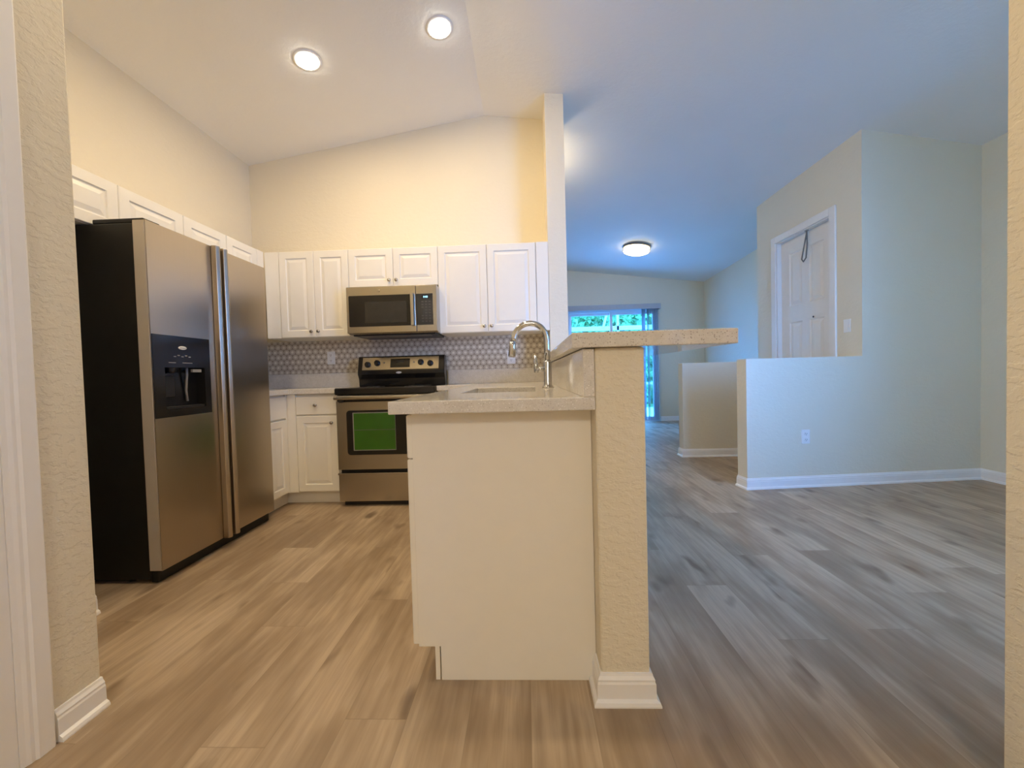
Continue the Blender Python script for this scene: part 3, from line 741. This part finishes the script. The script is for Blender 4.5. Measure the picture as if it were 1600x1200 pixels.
hb = MB().prism([(RY-0.040, 0.838), (RY-0.046, 0.848), (RY-0.044, 0.862), (RY-0.034, 0.868), (RY+0.0, 0.868), (RY+0.0, 0.852), (RY-0.024, 0.850), (RY-0.030, 0.838)], RX0+0.002, RX1-0.002, 'x').build('handle', M_STEELH, od, bevel=0.002)
for x in (RX0+0.05, RX1-0.05): MB().box(x-0.012, x+0.012, RY-0.03, RY+0.002, 0.815, 0.850).build('handle_mount', M_PLASB, od)
def rrect(x0, x1, z0, z1, r, n=6):
    out = []
    for cx, cz, a0 in ((x1-r, z1-r, 0), (x0+r, z1-r, 90), (x0+r, z0+r, 180), (x1-r, z0+r, 270)):
        for i in range(n+1):
            t = R(a0+90*i/n); out.append((cx+r*math.cos(t), cz+r*math.sin(t)))
    return out
MB().prism(rrect(-1.402, -0.776, 0.398, 0.760, 0.03), RY-0.004, RY+0.002, 'y').build('window_trim', M_STEELH, od, bevel=0.001)
ow = MB().prism(rrect(-1.394, -0.784, 0.406, 0.752, 0.026), RY-0.0055, RY+0.001, 'y').build('oven_window', M_GLOSSB, od)
MB().box(-1.345, -1.012, RY-0.0068, RY-0.005, 0.440, 0.735).build('window_frame_print', M_GREY, ow)
gf = MB().box(-1.337, -1.014, RY-0.0080, RY-0.0066, 0.446, 0.729).build('green_panel', M_GREEN, ow); gf['label'] = 'bright green panel on the oven window'  # thin flat green panel over the left part of the glass
MB().box(-1.337, -1.014, RY-0.0084, RY-0.0078, 0.598, 0.602).build('rack_line', M_DARKSLOT, ow)
dw = MB().box(RX0, RX1, RY+0.004, RY+0.044, 0.040, 0.262).build('drawer', M_STEELH, st, bevel=0.004)
MB().box(RX0, RX1, RY-0.010, RY+0.006, 0.252, 0.266).build('drawer_lip', M_STEELH, dw, bevel=0.003)
MB().box(RX0+0.02, RX1-0.02, RY+0.05, BW-0.05, 0.0, 0.035).build('base', M_PLASB, st)
# backguard
GY = 3.335
MB().prism([(GY, 0.926), (GY-0.004, 0.99), (GY-0.025, 1.03), (GY-0.025, 1.056), (GY+0.012, 1.186), (GY+0.085, 1.186), (GY+0.085, 0.926)], RX0+0.014, RX1+0.0, 'x').build('backguard', M_GLOSSB, st, bevel=0.006)
sl = Vector((0, 0.037, 0.130)).normalized(); nn = Vector((0, -sl.z, sl.y))
GF = Frame(Vector(((RX0+RX1)/2+0.002, GY-0.025, 1.056)), (1, 0, 0), tuple(sl), tuple(nn))
def onpanel(u0, u1, v0, v1, d0, d1): return MB().loops([[GF(u, v, d) for u, v in rect(u0, v0, u1, v1)] for d in (d0, d1)])
cp = onpanel(-0.335, 0.335, 0.012, 0.124, -0.002, 0.003).build('control_panel', M_STEELH, st, bevel=0.001)
onpanel(-0.088, 0.082, 0.030, 0.108, 0.0025, 0.005).build('display', M_GLOSSB, cp)
onpanel(-0.03, 0.03, 0.072, 0.090, 0.0045, 0.0055).build('display_glass', M_BGLASS, cp)
for (u, v) in ((-0.288, 0.060), (-0.205, 0.072), (0.178, 0.072), (0.262, 0.060)):
    mb = MB(); mb.loops([[GF(u+k*math.cos(2*math.pi*i/20), v+k*math.sin(2*math.pi*i/20), d) for i in range(20)] for d, k in ((0.002, 0.026), (0.008, 0.026), (0.012, 0.021), (0.03, 0.018), (0.032, 0.015))])
    kb = mb.build('knob', M_PLASB, cp)
    MB().loops([[GF(u+a2, v+b2, d) for a2, b2 in rect(-0.003, -0.018, 0.003, 0.018)] for d in (0.03, 0.035)]).build('knob_grip', M_PLASB, kb)
for u in (-0.145, 0.118): onpanel(u-0.006, u+0.006, 0.068, 0.080, 0.0025, 0.0035).build('indicator', M_GREY, cp)
n2 = 24; mb = MB()
bxc = -1.098
mb.loops([[(bxc+k*0.024*math.cos(2*math.pi*i/n2), GY-0.0262-d, 1.041+k*0.0085*math.sin(2*math.pi*i/n2)) for i in range(n2)] for d, k in ((-0.003, 1), (0.002, 1), (0.003, 0.85))])
bb = mb.build('badge', M_WHITEP, st); bb['label'] = 'pale oval maker badge'
lettering('Whirlpool', Frame((bxc, GY-0.0293, 1.041), (1, 0, 0), (0, 0, 1), (0, -1, 0)), 0.0085, 0.0002, M_DARKSLOT, bb)

# ------------------------------------------------------------------ microwave
MX0, MX1, MY, MZ0, MZ1 = -1.408, -0.684, 3.030, 1.350, 1.722
mw = thing('microwave', 'stainless over the range microwave with dark glass door and blue clock', 'microwave', ((MX0+MX1)/2, 3.25, MZ0))
MB().box(MX0, MX1, MY+0.028, BW-0.001, MZ0, MZ1).build('body', M_STEELH, mw, bevel=0.004)
XS = -0.850
md = MB().box(MX0, XS-0.001, MY, MY+0.027, MZ0+0.006, MZ1).build('door', M_STEELH, mw, bevel=0.004)
gl = MB().prism(rrect(-1.388, -0.880, 1.407, 1.652, 0.008, 3), MY-0.003, MY+0.001, 'y').build('door_glass', M_GLOSSB, md)
MB().box(-1.26, -0.925, MY-0.0036, MY-0.0028, 1.435, 1.600).build('mesh_screen', M_BGLASS, gl)
hm = MB().prism([(-0.892, MY-0.018), (-0.888, MY-0.027), (-0.866, MY-0.027), (-0.862, MY-0.018), (-0.866, MY-0.0035), (-0.888, MY-0.0035)], 1.404, 1.655).build('handle', M_STEELH, md, bevel=0.002)
cpn = MB().box(XS+0.001, MX1, MY, MY+0.027, MZ0+0.006, MZ1).build('control_section', M_STEELH, mw, bevel=0.004)
kp = MB().box(-0.846, -0.716, MY-0.003, MY+0.001, 1.408, 1.652).build('keypad', M_BGLASS, cpn)
MB().box(-0.802, -0.742, MY-0.0038, MY-0.0029, 1.612, 1.642).build('display_window', M_GLOSSB, kp)
lettering('8:08', Frame((-0.772, MY-0.0042, 1.626), (1, 0, 0), (0, 0, 1), (0, -1, 0)), 0.021, 0.0004, M_CLOCK, kp, 'clock_digits')
for r_ in range(8):
    for q in range(3):
        if r_ in (3, 4) and q == 0: continue
        z = 1.590-r_*0.022; x = -0.806+q*0.028
        MB().box(x, x+0.017, MY-0.0036, MY-0.0029, z-0.004, z+0.003).build('key', M_KEY, kp)
MB().lathe([(0.011, 0.001), (0.011, -0.002), (0.009, -0.003)], (-1.145, MY, 1.688), 'y', 20).build('badge', M_NICKEL, md, smooth=False)
vb = MB().box(MX0+0.03, MX1-0.03, MY+0.04, BW-0.04, MZ0-0.012, MZ0-0.0005).build('bottom_vent', M_PLASB, mw, bevel=0.004)
for x in (MX0+0.08, -1.12, MX1-0.27): MB().box(x, x+0.19, MY+0.06, MY+0.17, MZ0-0.015, MZ0-0.0115).build('grease_filter', M_GREY, vb)

# ------------------------------------------------------------------ lamps
def recessed(x, y, label, visible=True):
    z = ceil_z(x, y)
    t = thing('recessed_light', label, 'light', (x, y, z), 'recessed spots in the kitchen ceiling')
    sl_ = (ceil_z(x+0.05, y)-ceil_z(x-0.05, y))/0.1
    t.rotation_euler.y = -math.atan(sl_)
    MB().lathe([(0.088, 0.0), (0.088, -0.004), (0.069, -0.008), (0.067, -0.004), (0.067, 0.0)], (0, 0, 0), 'z', 32, cap=False).build('trim_ring', M_TRIM, t, smooth=True, world=False)
    MB().lathe([(0.066, -0.004), (0.062, -0.014), (0.044, -0.023), (0.018, -0.027)], (0, 0, 0), 'z', 28).build('bulb', M_EMIT, t, smooth=True, world=False)
    l = bpy.data.lights.new('spot_glow', 'AREA'); l.shape = 'DISK'; l.size = 0.11; l.energy = SPOT_W; l.color = WARM
    lo = bpy.data.objects.new('spot_glow', l); COL.objects.link(lo); lo.parent = t; lo.location = (0, 0, -0.030)
    return t
labs = ['glowing recessed ceiling spot on the left, nearer the refrigerator', 'glowing recessed ceiling spot on the right, above the peninsula side', 'recessed ceiling spot near the passage by the refrigerator', 'recessed ceiling spot near the passage above the island end']
for (x, y), lb in zip(KITCHEN_SPOTS, labs): recessed(x, y, lb)
fx, fy = 1.80, 6.20; fz = ceil_z(fx, fy)
fl = thing('flush_light', 'round glowing flush ceiling light with bronze rings in the living room', 'light', (fx, fy, fz))
fl.rotation_euler.y = -math.atan((ceil_z(fx+0.05, fy)-ceil_z(fx-0.05, fy))/0.1)
MB().lathe([(0.15, 0.0), (0.15, -0.018), (0.204, -0.024), (0.211, -0.028), (0.211, -0.036), (0.203, -0.037), (0.15, -0.026)], n=48, cap=False).build('base_ring', M_BRONZE, fl, smooth=False, world=False)
MB().lathe([(0.160, -0.0195), (0.197, -0.0375), (0.199, -0.075), (0.19, -0.090), (0.15, -0.108), (0.08, -0.118), (0.01, -0.12)], n=48).build('opal_shade', M_FLUSH, fl, smooth=True, world=False)
MB().lathe([(0.201, -0.070), (0.206, -0.072), (0.206, -0.080), (0.199, -0.082)], n=48, cap=False).build('lower_ring', M_BRONZE, fl, world=False)
MB().lathe([(0.010, -0.118), (0.012, -0.126), (0.006, -0.132)], n=14).build('finial', M_BRONZE, fl, smooth=True, world=False)
f2 = dup(fl, (0.06, 4.02, ceil_z(0.06, 4.02)), 'round glowing flush ceiling light hidden behind the kitchen wall end')
l = bpy.data.lights.new('flush_glow', 'POINT'); l.energy = 16; l.color = (1, 0.80, 0.50); l.shadow_soft_size = 0.06
lo = bpy.data.objects.new('flush_glow', l); COL.objects.link(lo); lo.parent = f2; lo.location = (0, 0, -0.21)

# ------------------------------------------------------------------ windows, sliding door, blinds
wn = bpy.data.objects.new('window_1', None); COL.objects.link(wn); wn.location = (2.0, 0.84, 0.6); struct(wn)
w_ = MB()
for (x0, x1, z0, z1) in ((1.52, 1.56, 0.60, 2.40), (2.44, 2.48, 0.60, 2.40), (1.56, 2.44, 0.60, 0.64), (1.56, 2.44, 2.36, 2.40), (1.56, 2.44, 1.485, 1.515)): w_.box(x0, x1, 0.81, 0.86, z0, z1)
w_.build('window_frame', M_ALU, wn); MB().box(1.56, 2.44, 0.832, 0.838, 0.64, 2.36).build('pane', M_GLASS, wn)
wn = bpy.data.objects.new('added_window', None); COL.objects.link(wn); wn.location = (1.14, -0.55, 1.15); struct(wn)  # unseen window, added to throw cool light on the left passage wall
w_ = MB()
for (y0, y1, z0, z1) in ((-0.67, -0.65, 1.15, 1.85), (-0.45, -0.43, 1.15, 1.85), (-0.65, -0.45, 1.15, 1.17), (-0.65, -0.45, 1.83, 1.85)): w_.box(1.117, 1.167, y0, y1, z0, z1)
w_.build('window_frame', M_ALU, wn); MB().box(1.139, 1.145, -0.65, -0.45, 1.17, 1.83).build('pane', M_GLASS, wn)
sd = bpy.data.objects.new('door_1', None); COL.objects.link(sd); sd.location = (1.73, FY+0.06, 0); struct(sd, 'glass sliding patio door in the far wall', 'door')
f_ = MB()
for (x0, x1, z0, z1) in ((0.84, 0.89, 0, 2.22), (2.57, 2.62, 0, 2.22), (0.89, 2.57, 2.165, 2.22), (0.89, 2.57, 0.0, 0.03)): f_.box(x0, x1, FY+0.02, FY+0.12, z0, z1)
f_.build('door_frame', M_ALU, sd)
def sash(x0, x1, y):
    s = MB()
    for (a, b2, z0, z1) in ((x0, x0+0.05, 0.03, 2.165), (x1-0.05, x1, 0.03, 2.165), (x0+0.05, x1-0.05, 2.115, 2.165), (x0+0.05, x1-0.05, 0.03, 0.085)): s.box(a, b2, y, y+0.03, z0, z1)
    o = s.build('sash', M_ALU, sd)
    MB().box(x0+0.05, x1-0.05, y+0.012, y+0.018, 0.085, 2.115).build('pane', M_TINT, o); return o
sash(0.89, 1.745, FY+0.075); s2 = sash(1.69, 2.57, FY+0.035)
MB().box(1.70, 1.72, FY+0.012, FY+0.035, 0.95, 1.12).build('handle', M_ALU, s2, bevel=0.004)
vbld = thing('vertical_blind', 'grey vertical blind with valance, slats stacked right of the patio door', 'blind', (1.72, FY-0.08, 0))
MB().box(0.82, 2.625, FY-0.15, FY-0.135, 2.185, 2.285).box(0.82, 0.835, FY-0.135, FY-0.001, 2.185, 2.285).box(2.61, 2.625, FY-0.135, FY-0.001, 2.185, 2.285).box(0.835, 2.61, FY-0.135, FY-0.001, 2.270, 2.285).build('valance', M_VINYL, vbld, bevel=0.003)
MB().box(0.85, 2.60, FY-0.095, FY-0.055, 2.22, 2.255).build('track', M_ALU, vbld)
for i in range(13):
    x = 2.585-i*0.022 - (0.03 if i > 9 else 0)
    aa = R(74 if i < 8 else 80-i*2); s = MB(); ring = []
    for k in range(5):
        u = -0.044+0.022*k; bow = 0.006*(1-(u/0.044)**2)
        ring.append((x+u*math.cos(aa)-bow*math.sin(aa), FY-0.078+u*math.sin(aa)+bow*math.cos(aa)))
    back = [(px+0.0012*math.sin(aa), py-0.0012*math.cos(aa)) for px, py in ring][::-1]
    s.prism(ring+back, 0.035, 2.205); s.build('slat', M_VINYL, vbld)
MB().tube([(2.615, FY-0.07, 2.20), (2.617, FY-0.06, 1.4), (2.615, FY-0.06, 0.75)], 0.004, 6).build('pull_cord', M_WHITEP, vbld)

# ------------------------------------------------------------------ outside
struct(MB().box(-3, 7, FY+0.14, 10.9, -0.12, -0.03).build('patio_ground', M_CONC))
struct(MB().box(-8, 14, 10.9, 22, -0.14, -0.05).build('lawn_ground', M_LAWN))
def leafmass(seed, x0, x1, y0, y1, z0, z1, n, size):
    rnd = random.Random(seed); mb = MB()
    mb.box(x0+0.15, x1-0.15, y0+0.2, y1-0.1, z0, z1-0.25)
    for _ in range(n):
        p = Vector((rnd.uniform(x0, x1), y0+abs(rnd.gauss(0, 0.18))*(y1-y0), rnd.uniform(z0, z1)))
        a1 = Vector((rnd.uniform(-1, 1), rnd.uniform(-1, 1), rnd.uniform(-1, 1))).normalized()
        b1 = a1.cross(Vector((rnd.uniform(-1, 1), rnd.uniform(-1, 1), rnd.uniform(-1, 1)))).normalized()
        s = size*rnd.uniform(0.6, 1.3)
        mb.bm.faces.new([mb.bm.verts.new(p+q) for q in (a1*s, b1*s*0.45, -a1*s, -b1*s*0.45)])
    return mb
hg = leafmass(3, -1.0, 6.5, 12.2, 13.4, -0.05, 4.6, 9000, 0.12).build('hedge', M_LEAF)
tag(hg, 'tall leafy green hedge outside beyond the patio', 'hedge')
enc = thing('screen_enclosure', 'white framed patio screen enclosure seen through the glass door', 'enclosure', (2.0, 10.7, -0.03))
for x in (-0.6, 1.0, 2.55, 4.3): MB().box(x-0.03, x+0.03, 10.67, 10.73, -0.03, 3.2).build('post', M_ALUD, enc)
MB().box(-2, 6, 10.67, 10.73, 2.12, 2.24).build('beam', M_ALUD, enc); MB().box(-2, 6, 10.67, 10.73, 0.62, 0.68).build('rail', M_ALUD, enc)
MB().hexa([(2.12, 10.66, 2.2), (2.18, 10.66, 2.2), (2.18, 10.70, 2.2), (2.12, 10.70, 2.2), (2.40, 10.66, 3.2), (2.46, 10.66, 3.2), (2.46, 10.70, 3.2), (2.40, 10.70, 3.2)]).build('brace', M_ALUD, enc)
